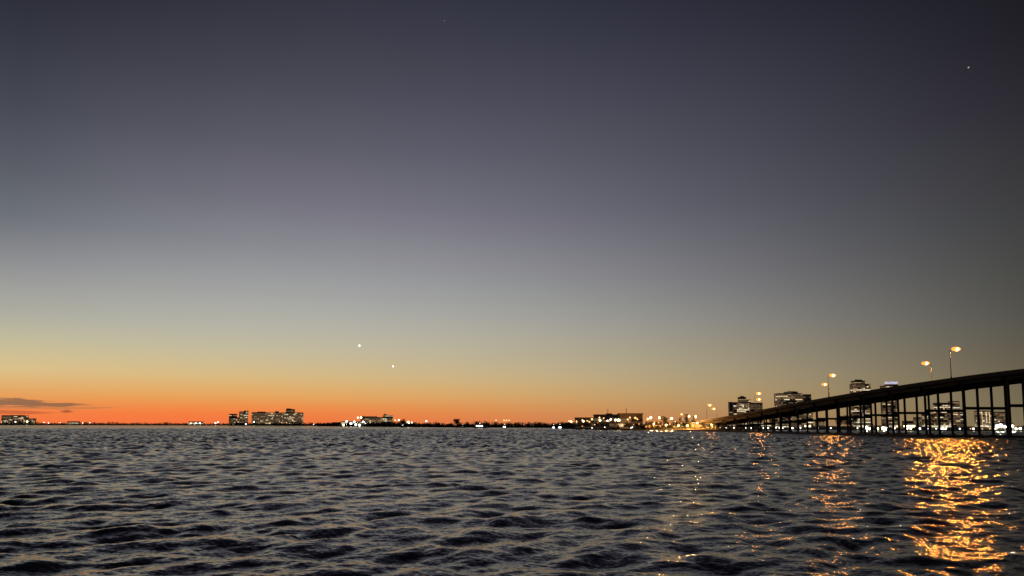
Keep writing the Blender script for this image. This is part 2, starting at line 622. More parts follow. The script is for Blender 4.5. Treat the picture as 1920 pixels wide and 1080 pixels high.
colmesh = {}
for k in range(K0, K1 + 1):
    mt = bm_at(k)
    zb = deck_z(k) - depth_of(k)
    zc = min(zb + 0.78, deck_z(k) - 1.16)
    cap = MB()
    # cap beam with tapered ends
    hw = CAPW / 2
    for yy in (-0.55, 0.55):
        cap.v += [tuple(mt @ Vector(p)) for p in ((-hw, yy, zb + 0.3), (-hw + 1.0, yy, zb), (hw - 1.0, yy, zb), (hw, yy, zb + 0.3), (hw, yy, zc), (-hw, yy, zc))]
    cap.f += [(0, 1, 2, 3, 4, 5), (11, 10, 9, 8, 7, 6)] + [(i, 6 + i, 6 + (i + 1) % 6, (i + 1) % 6) for i in range(6)]
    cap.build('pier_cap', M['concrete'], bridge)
    zs = zb * 0.55 - 0.4
    for c in range(4):
        x = (c - 1.5) * SP
        cb = MB().tube((0, 0, -2.0), (0, 0, zb + 0.004), 0.38, 0.36, 12)
        co_ = cb.build('pier_column', M['pile'], bridge, smooth=False)
        co_.location = (mt @ Vector((x, 0, 0)))
        fb = MB().box(-0.75, 0.75, -0.75, 0.75, -1.5, 0.55).build('footing', M['pile'], bridge)
        fb.location = mt @ Vector((x, 0, 0))
        fb.rotation_euler = (0, 0, ROT)
    if zb > 4.5:
        st = MB()
        for c in range(3):
            x0 = (c - 1.5) * SP + 0.31
            st.box(x0, x0 + SP - 0.62, -0.26, 0.26, zs, zs + 0.8, mt)
        st.build('cross_beam', M['concrete'], bridge)

# low pier along the foot of the bridge
pier = tag(empty('low_pier', (100, 290, 0)), 'low dark pier just above the water along the foot of the bridge', 'pier')
path = [(90, 410), (96, 378), (100, 300), (102.5, 240), (107, 196), (126, 188), (160, 184), (230, 180)]
po = pier.location
for i in range(len(path) - 1):
    a_, b_ = Vector((*path[i], 0)), Vector((*path[i + 1], 0))
    ln_ = (b_ - a_).length
    ang = math.atan2(b_.y - a_.y, b_.x - a_.x)
    mt = Matrix.Translation(a_ - po) @ Matrix.Rotation(ang, 4, 'Z')
    nseg = max(1, int(ln_ / 9))
    for j in range(nseg):
        x0, x1 = ln_ * j / nseg + 0.02, ln_ * (j + 1) / nseg - 0.02
        MB().box(x0, x1, -1.6, 1.6, 0.35, 0.75, mt).build('pier_deck', M['pile'], pier)
        MB().box(x0 + 0.2, x0 + 0.7, -1.7, 1.7, -1.0, 0.346, mt).build('pier_bent', M['pile'], pier)
        # a timber fender board hangs low along the side facing the bay
        MB().box(x0, x1, -1.75, -1.61, -0.25, 0.5, mt).build('fender_board', M['wood'], pier)

# ------------------------------------------------------------------ street lamps on the bridge
LAMP_W = 1.6e4


def lamp_proto(h, arm, up=0.5):
    t = empty('street_lamp', (0, 0, 0))
    MB().tube((0, 0, 0), (0, 0, h - 0.6), 0.14, 0.075, 10).tube((0, 0, -0.02), (0, 0, 0.35), 0.24, 0.2, 10).build('pole', M['galv'], t)
    b = MB()
    pts = [Vector((0, 0, h - 0.6)), Vector((arm * 0.15, 0, h - 0.2)), Vector((arm * 0.5, 0, h + up * 0.5)), Vector((arm, 0, h + up * 0.6))]
    for p, q in zip(pts, pts[1:]):
        b.tube(p, q, 0.06, 0.05, 8)
    b.build('arm', M['galv'], t)
    e = pts[-1]
    MB().ball((e.x + 0.35, 0, e.z + 0.02), 0.5, 12, 6, 1.0, 0.42, 0.24).build('lamp_head', M['galv'], t, smooth=True)
    MB().ball((e.x + 0.38, 0, e.z - 0.2), 0.52, 12, 6, 1.0, 2.2, 1.0).build('lamp_lens', M['l_sodium'], t, smooth=True)
    MB().ball((e.x + 0.38, 0, e.z - 0.10), 1.4, 16, 8, 1.0, 0.5, 0.45).build('lamp_halo', M['l_amber'], t, smooth=True)  # oversized glowing bowl, added to imitate the glare halo round the lamp
    return t, e


def add_light(parent, loc, w, c, r=0.35, name='lamp_glow', spot=False):
    ld = bpy.data.lights.new(name, 'SPOT' if spot else 'POINT')
    if spot:
        ld.spot_size = R(176)
        ld.spot_blend = 0.0
    ld.energy = w
    ld.color = c
    ld.shadow_soft_size = r
    lo = bpy.data.objects.new(name, ld)
    col.objects.link(lo)
    lo.parent = parent
    lo.location = loc
    return lo


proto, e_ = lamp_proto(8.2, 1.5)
add_light(proto, (e_.x + 0.38, 0, e_.z - 0.95), LAMP_W, (1.0, 0.34, 0.045), r=0.85, spot=True)
lampspots = [(0.1, -1, 'tallest street lamp on the bridge, at the near left parapet'),
             (2.05, 1, 'amber street lamp on the far parapet, left of the tallest lamp'),
             (4.2, -1, 'upper of the two street lamps over the middle of the bridge'),
             (6.04, 1, 'lower of the two street lamps over the middle of the bridge'),
             (8.3, -1, 'upper street lamp beside the brown flats behind the bridge'),
             (10.1, 1, 'lower street lamp beside the brown flats behind the bridge'),
             (12.35, -1, 'upper of the two street lamps near the low end of the bridge'),
             (14.1, 1, 'lower of the two street lamps near the low end of the bridge'),
             (-1.95, 1, 'street lamp on the bridge crest beyond the right edge')]
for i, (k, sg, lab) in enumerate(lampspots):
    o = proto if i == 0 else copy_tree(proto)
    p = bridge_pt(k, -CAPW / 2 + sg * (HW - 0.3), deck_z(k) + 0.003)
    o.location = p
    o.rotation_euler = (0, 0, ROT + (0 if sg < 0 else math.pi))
    if 2 <= i <= 7:                      # lamps down the slope turned down, for fainter trails on the water
        for c in o.children:
            if c.type == 'LIGHT':
                c.data = c.data.copy()
                c.data.energy = LAMP_W * (0.36 if i < 4 else 0.2)
    tag(o, lab, 'street lamp', 'sodium street lamps along the bridge')

# ------------------------------------------------------------------ land
def land(name, pts, z, label, depth=600, bank=1.6):
    """pts: front shoreline, left to right; the land runs on behind it"""
    b = MB()
    n = len(pts)
    rows = [(0.0, -0.8), (bank, z * 0.6), (bank * 2.4, z), (depth * 0.3, z + 0.3), (depth, z + 0.2)]
    rr = random.Random(5)
    for j, (d, zz) in enumerate(rows):
        for (x, y) in pts:
            l = math.hypot(x, y)
            jit = rr.uniform(-0.5, 0.5) * bank if j < 3 else 0
            b.v.append((x * (1 + (d + jit) / l), y * (1 + (d + jit) / l), zz + (rr.uniform(-.15, .15) if j in (1, 2) else 0)))
    for j in range(len(rows) - 1):
        for i in range(n - 1):
            b.f.append((j * n + i, j * n + i + 1, (j + 1) * n + i + 1, (j + 1) * n + i))
    o = b.build(name, M['soil'])
    return tag(o, label, kind='structure')


def shoreline(pairs, step=6.0):
    """pairs of (pixel x, depth) -> dense ground polyline with a little waviness"""
    out_ = []
    rr = random.Random(3)
    P = [(((px - W / 2) / F) * Y, Y) for px, Y in pairs]
    for (x0, y0), (x1, y1) in zip(P, P[1:]):
        n = max(1, int(math.hypot(x1 - x0, y1 - y0) / step))
        for i in range(n):
            t = i / n
            out_.append((x0 + (x1 - x0) * t, y0 + (y1 - y0) * t + rr.uniform(-0.8, 0.8)))
    out_.append(P[-1])
    return out_


S_LEFT = [(-900, 2300), (0, 2250), (440, 2150), (620, 1900), (660, 1500)]
S_MID = [(600, 1480), (700, 1200), (820, 1000), (1000, 900), (1090, 800)]
S_RIGHT = [(1045, 640), (1075, 560), (1180, 470), (1310, 430), (1345, 425), (1420, 500), (1500, 560), (1620, 520), (1780, 450), (1960, 430), (2500, 430)]
land('far_shore', shoreline(S_LEFT, 25), 1.2, 'low far shore on the left under the sunset', 1500, 4)
land('middle_shore', shoreline(S_MID, 12), 1.0, 'low dark wooded shore in the middle distance', 900, 3)
land('near_shore', shoreline(S_RIGHT, 6), 1.0, 'low shore behind and left of the bridge', 2500, 1.6)


# ------------------------------------------------------------------ trees
def leaf_cloud(b, c, r, n, rr, size, sz=0.8):
    """n small leaf faces through the volume of a crown"""
    for _ in range(n):
        while True:
            p = Vector((rr.uniform(-1, 1), rr.uniform(-1, 1), rr.uniform(-1, 1)))
            if p.length < 1:
                break
        p = Vector((c[0] + p.x * r, c[1] + p.y * r, c[2] + p.z * r * sz))
        u = Vector((rr.gauss(0, 1), rr.gauss(0, 1), rr.gauss(0, 1))).normalized() * size * rr.uniform(0.6, 1.3)
        w = u.orthogonal().normalized() * size * rr.uniform(0.4, 0.9)
        b.quad(p - u, p + w, p + u, p - w)


def treeline(name, pairs, hmin, hmax, step, label, seed, n=26, depth=14, leaf=None):
    rr = random.Random(seed)
    b = MB()
    pts = shoreline(pairs, step)
    ph = [rr.uniform(0, 6.28) for _ in range(4)]
    for i, (x, y) in enumerate(pts):
        s = i * step
        leaf_cloud(b, (x * 1.003, y * 1.003, hmin * 0.36), step * 0.8, 34, rr, hmin * 0.26, hmin * 0.5 / (step * 0.8))
        t = 0.5 + 0.22 * math.sin(s / 37 + ph[0]) + 0.18 * math.sin(s / 13 + ph[1]) + 0.1 * math.sin(s / 90 + ph[2])
        for q in range(2):
            h = (hmin + (hmax - hmin) * min(1.2, max(0, t + rr.uniform(-0.25, 0.25))))
            l = math.hypot(x, y)
            d = 5 + q * depth + rr.uniform(0, depth)
            c = (x * (1 + d / l) + rr.uniform(-step, step) * 0.6, y * (1 + d / l), 0)
            r = h * 0.34
            b.tube((c[0], c[1], 0.4), (c[0], c[1], h * 0.6), 0.22, 0.1, 4, False)
            leaf_cloud(b, (c[0], c[1], h * 0.66), r * 1.15, n, rr, h * 0.11)
            leaf_cloud(b, (c[0], c[1], h * 0.30), r * 1.2, n, rr, h * 0.13, 0.9)
    return tag(b.build(name, leaf or M['leaf']), label, kind='stuff')


treeline('woodland', S_LEFT, 6, 11, 9, 'thin dark line of trees on the far left shore', 11, n=16)
treeline('woodland', S_MID, 5, 9, 6, 'black belt of trees on the middle shore', 12, n=22)
treeline('woodland', [(1050, 650), (1080, 572), (1180, 482), (1300, 442), (1345, 437)], 3.5, 6.0, 5, 'low dark trees along the point left of the bridge', 13, n=26, depth=8)
treeline('woodland', [(1345, 437), (1420, 512), (1500, 572), (1620, 532), (1780, 462), (1960, 442), (2500, 440)], 1.4, 3.2, 5, 'low dark hedge of mangroves behind the bridge piles', 14, n=18, depth=6)


def tree(px, Y, h, w, label, seed, name='broadleaf_tree', group=None):
    rr = random.Random(seed)
    x = (px - W / 2) / F * Y
    t = tag(empty(name, (x, Y, 0.6)), label, 'tree', group)
    tb = MB().tube((0, 0, -0.3), (0, 0, h * 0.45), h * 0.035, h * 0.022, 8)
    for i in range(6):
        a = i * 1.05 + rr.uniform(-.3, .3)
        tb.tube((0, 0, h * (0.28 + 0.03 * i)), (math.cos(a) * w * 0.3, math.sin(a) * w * 0.3, h * (0.55 + 0.04 * i)), h * 0.014, h * 0.006, 6)
    tb.build('trunk', M['bark'], t)
    cb = MB()
    for i in range(14):
        a = rr.uniform(0, 6.28)
        q = rr.uniform(0, 0.36)
        leaf_cloud(cb, (math.cos(a) * w * q, math.sin(a) * w * q, h * rr.uniform(0.42, 0.86)), w * rr.uniform(0.14, 0.22), 120, rr, w * 0.03)
    cb.build('crown', M['leaf'], t)
    return t


tree(858, 985, 10.5, 12, 'rounded dark tree taller than the belt of trees in the middle', 21)
tree(1572, 500, 8.5, 9.5, 'left half of the dark tree clump seen between the bridge piles', 22)
tree(1592, 505, 9.2, 10.5, 'right half of the dark tree clump seen between the bridge piles', 23)
tree(1244, 462, 9.5, 5.5, 'narrow dark tree on the point between two shore lamps', 24)
tree(755, 1080, 11, 10, 'dark tree beside the right end of the bright marina', 25)
tree(1275, 458, 8.8, 3.0, 'narrow tree left of the cluster of lamps by the bridge end', 31)
tree(1286, 462, 10.6, 4.2, 'tallest tree in the cluster of lamps by the bridge end', 32)
tree(1299, 466, 9.0, 3.0, 'narrow tree right of the cluster of lamps by the bridge end', 33)


# ------------------------------------------------------------------ buildings
def block(root, x0, x1, z0, z1, depth, wall, rr, lit, fl=3.2, bay=3.4, y=0.0, roofbox=True, bands=0.0, tints=None, slabs=True):
    """one volume of a building: wall, floor slabs, panes; local coordinates, front face at local y"""
    wd = x1 - x0
    MB().box(x0, x1, y, y + depth, z0, z1).build('wall', wall, root)
    MB().box(x0 - 0.2, x1 + 0.2, y - 0.2, y + depth + 0.2, z1 + 0.003, z1 + 0.9).build('parapet', wall, root)
    nf = max(1, int((z1 - z0 - 0.6) / fl))
    nb = max(1, int(wd / bay))
    bw = wd / nb
    if slabs:
        sb = MB()
        for f in range(nf):
            z = z0 + 0.3 + f * fl
            sb.box(x0 + 0.1, x1 - 0.1, y - 1.1, y - 0.003, z - 0.12, z + 0.1)
            sb.box(x0 + 0.1, x1 - 0.1, y - 1.1, y - 1.02, z + 0.102, z + 1.0)
        tag(sb.build('balcony', M['slab'], root), kind='stuff')
    panes = {}
    for f in range(nf):
        z = z0 + 0.3 + f * fl
        band = rr.random() < bands
        run = None
        for i in range(nb):
            if run is None or rr.random() < 0.55:
                q = rr.random()
                if band:
                    run = 'w_white' if q < 0.75 else 'w_warm'
                elif q < lit * 0.13:
                    run = 'w_white' if rr.random() < 0.4 else 'w_warm'
                elif q < lit * 0.40:
                    run = 'w_mid'
                elif q < lit:
                    run = 'w_dim'  # extra glowing panes that brighten the facade in place of lit walls
                else:
                    run = 'glass'
                if tints and run in tints:
                    run = tints[run]
            b = panes.setdefault(run, MB())
            xa, xb = x0 + i * bw + 0.2, x0 + (i + 1) * bw - 0.2
            b.box(xa, xb, y - 0.12, y - 0.004, z + 0.6, z + fl - 0.35)
            # side faces, so the block is right from other angles too
            if i < int(depth / bay):
                for sx, s0, s1 in ((x0, -0.12, -0.004), (x1, 0.004, 0.12)):
                    b.box(sx + s0, sx + s1, y + i * bay + 0.5, y + i * bay + bay - 0.5, z + 0.9, z + fl - 0.5)
    for key, b in panes.items():
        tag(b.build('window' if key == 'glass' else 'lit_window_wall_glow', M[key], root), kind='stuff')


def building(name, label, px0, px1, ytop, Y, wall='wall_cream', lit=0.7, seed=0, tiers=(), depth=None, cat='building', group=None, bands=0.0,
             fl=3.2, bay=3.4, z0=0.9, hats=(), slabs=True, tints=None):
    """px0, px1, ytop: the outline in the photograph; tiers: extra volumes (px0, px1, ytop) beside or above the first"""
    rr = random.Random(seed)
    ymid = 797
    a, b = at(px0, ytop, Y), at(px1, ytop, Y)
    cx = (a.x + b.x) / 2
    root = tag(empty(name, (cx, Y, 0)), label, cat, group)
    depth = depth or min(28, max(10, (b.x - a.x) * 0.6))
    block(root, a.x - cx, b.x - cx, z0, a.z, depth, M[wall], rr, lit, fl, bay, bands=bands, slabs=slabs, tints=tints)
    for j, (q0, q1, qt, *base) in enumerate(tiers):
        A, B = at(q0, qt, Y), at(q1, qt, Y)
        zb = at(q0, base[0], Y).z if base else z0
        block(root, A.x - cx, B.x - cx, zb + 0.905, A.z, depth * 0.8, M[wall], rr, lit, fl, bay, y=0.35 * (j + 1), bands=bands, slabs=slabs, tints=tints)
    for q0, q1, qt, qb in hats:
        A, B, C_ = at(q0, qt, Y), at(q1, qt, Y), at(q0, qb, Y)
        MB().box(A.x - cx, B.x - cx, 3.0, min(depth, 9.0), C_.z + 0.2, A.z).box(A.x - cx + 0.6, A.x - cx + 0.9, 4, 4.3, A.z, A.z + 3).build('roof_house', M['roof'], root)
    return root


YF = 2280
building('apartment_tower', 'slim flats at the far left edge of the shore', 3, 14, 779, YF, 'wall_brown', 0.75, 1, group='flats on the far left shore')
building('apartment_block', 'wide low flats on the far left shore under the cloud streaks', 17, 44, 779.5, YF, 'wall_brown', 0.85, 2, tiers=[(44.5, 60, 785)], hats=[(18, 43, 778.3, 779.5)], group='flats on the far left shore')
building('apartment_block', 'leftmost and lowest of the flats left of centre', 429.5, 442, 776.5, 2200, 'wall_brown', 0.8, 3, tiers=[(442.2, 448, 783)], group='flats on the left skyline')
building('apartment_tower', 'slim twin-topped flats, tallest left of the wide blocks', 448.5, 457, 772, 2210, 'wall_cream', 0.75, 4, tiers=[(457.2, 464, 770.5)], group='flats on the left skyline')
building('apartment_block', 'left one of the three wide lit flats on the left skyline', 472, 498, 773.5, 2200, 'wall_brown', 1.0, 5, hats=[(482, 496, 771.8, 773.5)], group='flats on the left skyline')
building('apartment_block', 'middle one of the three wide lit flats on the left skyline', 499, 530, 774, 2205, 'wall_cream', 1.0, 6, hats=[(515, 521, 771, 774)], group='flats on the left skyline')
building('apartment_block', 'right one of the three wide flats, with the highest roof on the left skyline', 531, 564, 773.8, 2200, 'wall_brown', 1.0, 7,
         tiers=[(536, 549, 767.5, 773.8)], hats=[(537, 544, 765.8, 767.5)], group='flats on the left skyline')
building('marina_building', 'pale lit block behind the brightest white lights', 676, 704, 781.5, 1320, 'wall_cream', 1.0, 8, hats=[(680, 703, 780.8, 781.5)], group='buildings at the bright marina')
building('marina_building', 'tallest lit block at the bright marina', 704.5, 734, 783, 1300, 'wall_cream', 1.0, 9, tiers=[(718, 734.5, 779.5, 783)], hats=[(719, 724, 776.5, 779.5)], group='buildings at the bright marina')
building('marina_shed', 'low floodlit shed at the left end of the bright marina', 640, 672, 791, 1340, 'wall_white', 1.0, 10, bands=1.0, tints={'w_warm': 'l_yellow'}, slabs=False, fl=3.0, group='buildings at the bright marina')
building('shore_house', 'lit low house on the far left shore', 126, 144, 790.5, 2270, 'wall_cream', 1.0, 11, bands=1.0, slabs=False, group='houses on the far left shore')
building('shore_house', 'small lit house left of the left skyline flats', 354, 376, 790.8, 2180, 'wall_white', 1.0, 12, bands=0.9, slabs=False, group='houses on the far left shore')

# the point left of the bridge
building('waterfront_hall', 'long low hall with lit windows at the left of the point', 1080, 1118, 785, 540, 'wall_brown', 0.5, 13, fl=3.4, bay=3.0, bands=0.0, z0=0.9, tints={'w_white': 'w_warm'})
building('waterfront_hall', 'dark brown hall with a small roof turret on the point', 1116, 1160, 779.5, 500, 'wall_brown', 0.5, 14, fl=3.4, bay=2.6, hats=[(1139, 1149, 775, 779.5)], tints={'w_white': 'w_warm'})
building('waterfront_hall', 'tall brown hall with a raised roof, left of the big shore lamps', 1162, 1205, 777.3, 480, 'wall_brown', 0.6, 15, fl=3.2, bay=2.4, hats=[(1174, 1192, 774.5, 777.3)], tints={'w_white': 'w_orange'})
building('roadside_pavilion', 'amber lit pavilion at the low end of the bridge', 1296, 1318, 794, 452, 'wall_brown', 1.0, 16, fl=2.6, bay=1.6, bands=0.6, tints={'w_white': 'w_orange', 'w_warm': 'w_orange', 'w_mid': 'w_orange'}, slabs=False)
building('roadside_pavilion', 'amber lit pavilion partly behind the first bridge piles', 1321, 1345, 797, 455, 'wall_brown', 1.0, 17, fl=2.4, bay=1.8, bands=0.7, tints={'w_white': 'w_orange'}, slabs=False)
building('roadside_hut', 'orange lit low hut right of the waterfront halls', 1216, 1240, 793.5, 470, 'wall_brown', 1.0, 18, fl=2.3, bay=1.7, bands=0.5, tints={'w_white': 'w_orange', 'w_warm': 'w_orange', 'w_mid': 'w_orange'}, slabs=False)

# towers behind the bridge
YB = 1500
building('tower_block', 'left slab of the dark twin slabs behind the bridge', 1368, 1373.2, 754.5, YB, 'wall_grey', 0.15, 31, group='towers behind the bridge')
building('tower_block', 'right slab of the dark twin slabs behind the bridge', 1376, 1381.2, 754.8, YB, 'wall_grey', 0.2, 32, group='towers behind the bridge')
building('tower_block', 'stepped brown tower right of the dark twin slabs', 1381.6, 1408, 755, YB + 60, 'wall_brown', 0.9, 33, tiers=[(1387, 1399, 745, 755), (1399.2, 1408, 750, 755)], hats=[(1390, 1396, 742.5, 745)], group='towers behind the bridge')
building('tower_block', 'brown flats with bright floors beside two street lamps', 1408.8, 1429, 756, YB - 60, 'wall_brown', 0.8, 34, bands=0.15, group='towers behind the bridge')
building('tower_block', 'wide grey block with a raised roof above the bridge deck', 1460, 1504, 738, YB, 'wall_grey', 0.75, 35, tiers=[(1477, 1496, 735, 738)], hats=[(1480, 1494, 733.5, 735)], group='towers behind the bridge')
building('tower_block', 'small grey block at the right of the wide grey one', 1507, 1521, 740, YB + 50, 'wall_grey', 0.5, 36, group='towers behind the bridge')
building('tower_block', 'stepped tower with bright crown floors above the bridge deck', 1601, 1632, 720.5, YB, 'wall_brown', 0.8, 37, bands=0.22,
         tiers=[(1602, 1622, 714.5, 720.5)], hats=[(1606, 1618, 711.5, 714.5)], group='towers behind the bridge')
building('tower_block', 'reddish block left of the violet lit crown', 1654, 1663, 724, YB + 80, 'wall_brown', 0.5, 38, group='towers behind the bridge')
vt = building('tower_block', 'tower whose roof crown is lit violet', 1664, 1684, 721.5, YB, 'wall_grey', 0.7, 39, group='towers behind the bridge')
A, B = at(1664, 715.5, YB), at(1684, 719.5, YB)
MB().box(A.x - vt.location.x, B.x - vt.location.x, 1, 12, B.z, A.z).build('roof_crown', M['w_violet'], vt)
more_towers = [
    (1446, 1466, 779, 'wall_grey', 0.8, 'low grey flats seen through the closely spaced piles'),
    (1486, 1506, 772, 'wall_cream', 0.9, 'cream flats below the wide grey block, behind the piles'),
    (1513, 1524, 772, 'wall_cream', 0.7, 'narrow cream flats behind the piles, below the small grey block'),
    (1531, 1546, 789, 'wall_brown', 0.9, 'short flats behind the piles, left of the dark tree clump'),
    (1620, 1634, 762, 'wall_grey', 0.9, 'grey flats behind the piles with a bright ground floor'),
    (1696, 1712, 790, 'wall_brown', 0.5, 'short brown flats behind the piles, right of the violet crown tower'),
    (1717, 1727, 783, 'wall_grey', 0.8, 'narrow grey flats behind the piles'),
    (1733, 1750, 777, 'wall_grey', 0.6, 'dark grey flats behind the piles, left of the brown tower'),
    (1757, 1781, 756, 'wall_brown', 0.75, 'brown tower with scattered lit windows behind the tallest piles'),
    (1783, 1799, 753, 'wall_cream', 0.85, 'cream tower beside the brown one behind the tallest piles'),
    (1803, 1811, 775, 'wall_grey', 0.6, 'slim grey flats between two tall piles'),
    (1864, 1884, 773, 'wall_cream', 0.9, 'cream flats right of the yellow striped tower'),
    (1900, 1950, 806, 'wall_grey', 0.9, 'low grey flats cut by the right edge'),
]
for i, (a_, b_, yt, wl, lt, lab) in enumerate(more_towers):
    building('tower_block', lab, a_, b_, yt, YB + 40 * (i % 4) - 60, wl, lt, 50 + i, group='towers behind the bridge', bands=0.08)
# tower with vertical strips of light
ys = building('tower_block', 'tower with vertical yellow light strips, seen between two tall piles', 1835, 1859, 771, 1440, 'wall_cream', 0.85, 71, group='towers behind the bridge', slabs=False)
for q0, q1 in ((1840.5, 1843), (1848, 1851.5), (1855, 1856)):
    A, B = at(q0, 772, 1440), at(q1, 804, 1440)
    MB().box(A.x - ys.location.x, B.x - ys.location.x, -0.5, -0.2, B.z, A.z).build('light_strip', M['w_warm'], ys)

# low waterfront buildings behind the bridge with bright ground floors
for i, (a_, b_, yt, Y, lab, tint) in enumerate([
    (1372, 1392, 801, 560, 'low bright shop row behind the first bridge piles', None),
    (1430, 1446, 801, 590, 'low bright shop row left of the narrow piles', None),
    (1454, 1480, 799, 590, 'long low bright shop row under the wide grey block', None),
    (1484, 1522, 800, 590, 'widest low bright shop row behind the piles', None),
    (1615, 1637, 797, 545, 'glaring pale boathouse right of the dark tree clump', {'w_warm': 'w_white', 'w_mid': 'w_warm'}),
    (1640, 1668, 800, 535, 'glaring long boathouse between two thick piles', {'w_warm': 'w_white', 'w_mid': 'w_warm'}),
    (1672, 1686, 797, 520, 'small bright boathouse below the violet crown tower', {'w_warm': 'w_white'}),
    (1700, 1716, 803, 500, 'small low kiosk with yellow light behind the piles', {'w_warm': 'l_yellow'}),
    (1760, 1784, 805, 480, 'low white lit shed below the brown tower', {'w_warm': 'w_white'}),
    (1838, 1860, 803, 462, 'low lit shed at the foot of the yellow striped tower', None),
    (1866, 1900, 796, 455, 'floodlit white boat shed at the right edge', {'w_warm': 'w_white', 'w_mid': 'w_white', 'w_dim': 'w_warm'}),
]):
    building('waterfront_shed', lab, a_, b_, yt, Y, 'wall_white', 1.0, 90 + i, bands=0.75, fl=2.5, bay=1.9, depth=9, slabs=False, group='low waterfront buildings behind the bridge', tints=tint)

# ------------------------------------------------------------------ shore lamps
lamp_rr = random.Random(44)


def shore_lamp(px, py, Y, m, r, label, group, glow=0.0, gc=(1, .7, .35)):
    r *= lamp_rr.uniform(0.72, 1.18)
    p = at(px, py, Y)
    h = max(0.8, p.z - 0.7)
    t = tag(empty('shore_lamp', (p.x, p.y, 0.7)), label, 'lamp', group)
    MB().tube((0, 0, -0.6), (0, 0, h - r * 0.8), 0.02 * r + 0.09, 0.07, 6).build('post', M['galv'], t)
    MB().ball((0, 0, h), r, 10, 6).build('globe', M[m], t, smooth=True)
    if glow:
        add_light(t, (0, -r - 0.25, h), glow, gc, 0.3)
    return t


LL = 'small lights along the far left shore'
for px, py, m, r in [(29, 791, 'l_white', 1.8), (51, 790.5, 'l_yellow', 2.0), (64, 791, 'l_warm', 1.0), (82, 792, 'l_cool', 1.2), (91, 793, 'l_white', 1.3), (113, 792.5, 'l_cool', 0.9),
                     (155, 793, 'l_white', 1.2), (168.5, 793, 'l_white', 1.8)]:
    shore_lamp(px, py, 2240, m, r, 'small light on the far left shore beneath the cloud streaks', LL)
for px, py, m, r in [(358, 793.2, 'l_white', 1.3), (367, 793.4, 'l_white', 1.6), (375, 793.2, 'l_white', 1.3), (404, 793.2, 'l_white', 1.7), (409, 791.5, 'l_white', 1.7)]:
    shore_lamp(px, py, 2140, m, r, 'small white light on the far shore just left of the skyline flats', 'small lights left of the skyline flats')
for px, py, m, r in [(439, 785.5, 'l_warm', 1.1), (461, 795, 'l_cool', 1.5), (476, 791, 'l_white', 2.0), (506, 793.5, 'l_warm', 1.6), (537, 793, 'l_warm', 1.6), (549, 788, 'l_warm', 1.4)]:
    shore_lamp(px, py, 2080, m, r, 'small light at the foot of the left skyline flats', 'small lights at the foot of the left skyline flats')
for px, py, m, r in [(588, 795.5, 'l_cool', 1.1), (599, 795.5, 'l_white', 1.2), (605.5, 796.3, 'l_white', 1.5), (628, 795.5, 'l_cool', 1.0)]:
    shore_lamp(px, py, 1900, m, r, 'small white light on the shore between skyline flats and marina', 'small lights left of the marina')
for px, py, m, r in [(644, 797, 'l_yellow', 1.8), (650, 790, 'l_white', 1.5), (658, 794, 'l_white', 1.6), (664, 791, 'l_white', 2.2), (667, 796, 'l_white', 2.0), (671, 783, 'l_white', 1.2), (674, 797, 'l_white', 1.6), (677, 783, 'l_yellow', 1.7),
                     (681, 791, 'l_white', 1.8), (685, 794, 'l_white', 1.4), (711, 797.5, 'l_warm', 1.1), (716, 796, 'l_white', 1.0), (741, 787.8, 'l_warm', 1.2), (748, 787.6, 'l_white', 1.3)]:
    shore_lamp(px, py, 1240, m, r, 'bright light crowded among others at the marina left of centre', 'crowded bright marina lights')
shore_lamp(754.5, 797, 1100, 'l_cool', 1.3, 'bluish light low on the shore right of the marina', 'single lights right of the marina')
shore_lamp(765.5, 792, 1100, 'l_yellow', 1.7, 'greenish white light right of the marina, left of its smaller twin', 'single lights right of the marina')
shore_lamp(772, 792.5, 1090, 'l_white', 1.1, 'smaller white light beside the greenish one right of the marina', 'single lights right of the marina')
shore_lamp(799.5, 789.5, 1040, 'l_cool', 1.0, 'lone pale light on top of the tree belt', 'single lights right of the marina')
shore_lamp(930, 788, 930, 'l_warm', 1.0, 'lone warm light above the middle tree belt', 'lights above the middle tree belt')
for px in (945, 949.5, 954.5):
    shore_lamp(px, 788.2, 920, 'l_warm', 0.9, 'warm light in the row of three above the middle tree belt', 'lights above the middle tree belt')
for px, py, m, r in [(1067, 789.5, 'l_warm', 0.85), (1071, 790.5, 'l_yellow', 0.9), (1081, 790, 'l_warm', 0.8), (1092, 788, 'l_warm', 0.8), (1094, 790, 'l_yellow', 0.7), (1101, 789, 'l_warm', 0.75), (1105, 791, 'l_warm', 0.75), (1110, 786, 'l_warm', 0.9), (1115, 787, 'l_yellow', 0.75)]:
    shore_lamp(px, py, 530, m, r * 0.75, 'warm light in the row along the left of the point', 'lights along the left of the point')
for px, py, m, r in [(1124, 783, 'l_warm', 0.8), (1125, 788, 'l_yellow', 0.9), (1132, 784, 'l_warm', 0.7), (1139, 789, 'l_white', 0.55), (1145, 786.5, 'l_white', 0.6), (1154, 787.5, 'l_yellow', 0.75), (1160, 788, 'l_yellow', 0.85), (1177, 786.5, 'l_warm', 0.75),
                     (1181, 782.8, 'l_warm', 0.8), (1191, 783.5, 'l_warm', 1.0), (1195, 786, 'l_warm', 0.7)]:
    shore_lamp(px, py, 462, m, r * 0.8, 'warm light in front of the brown halls on the point', 'lights in front of the brown halls')
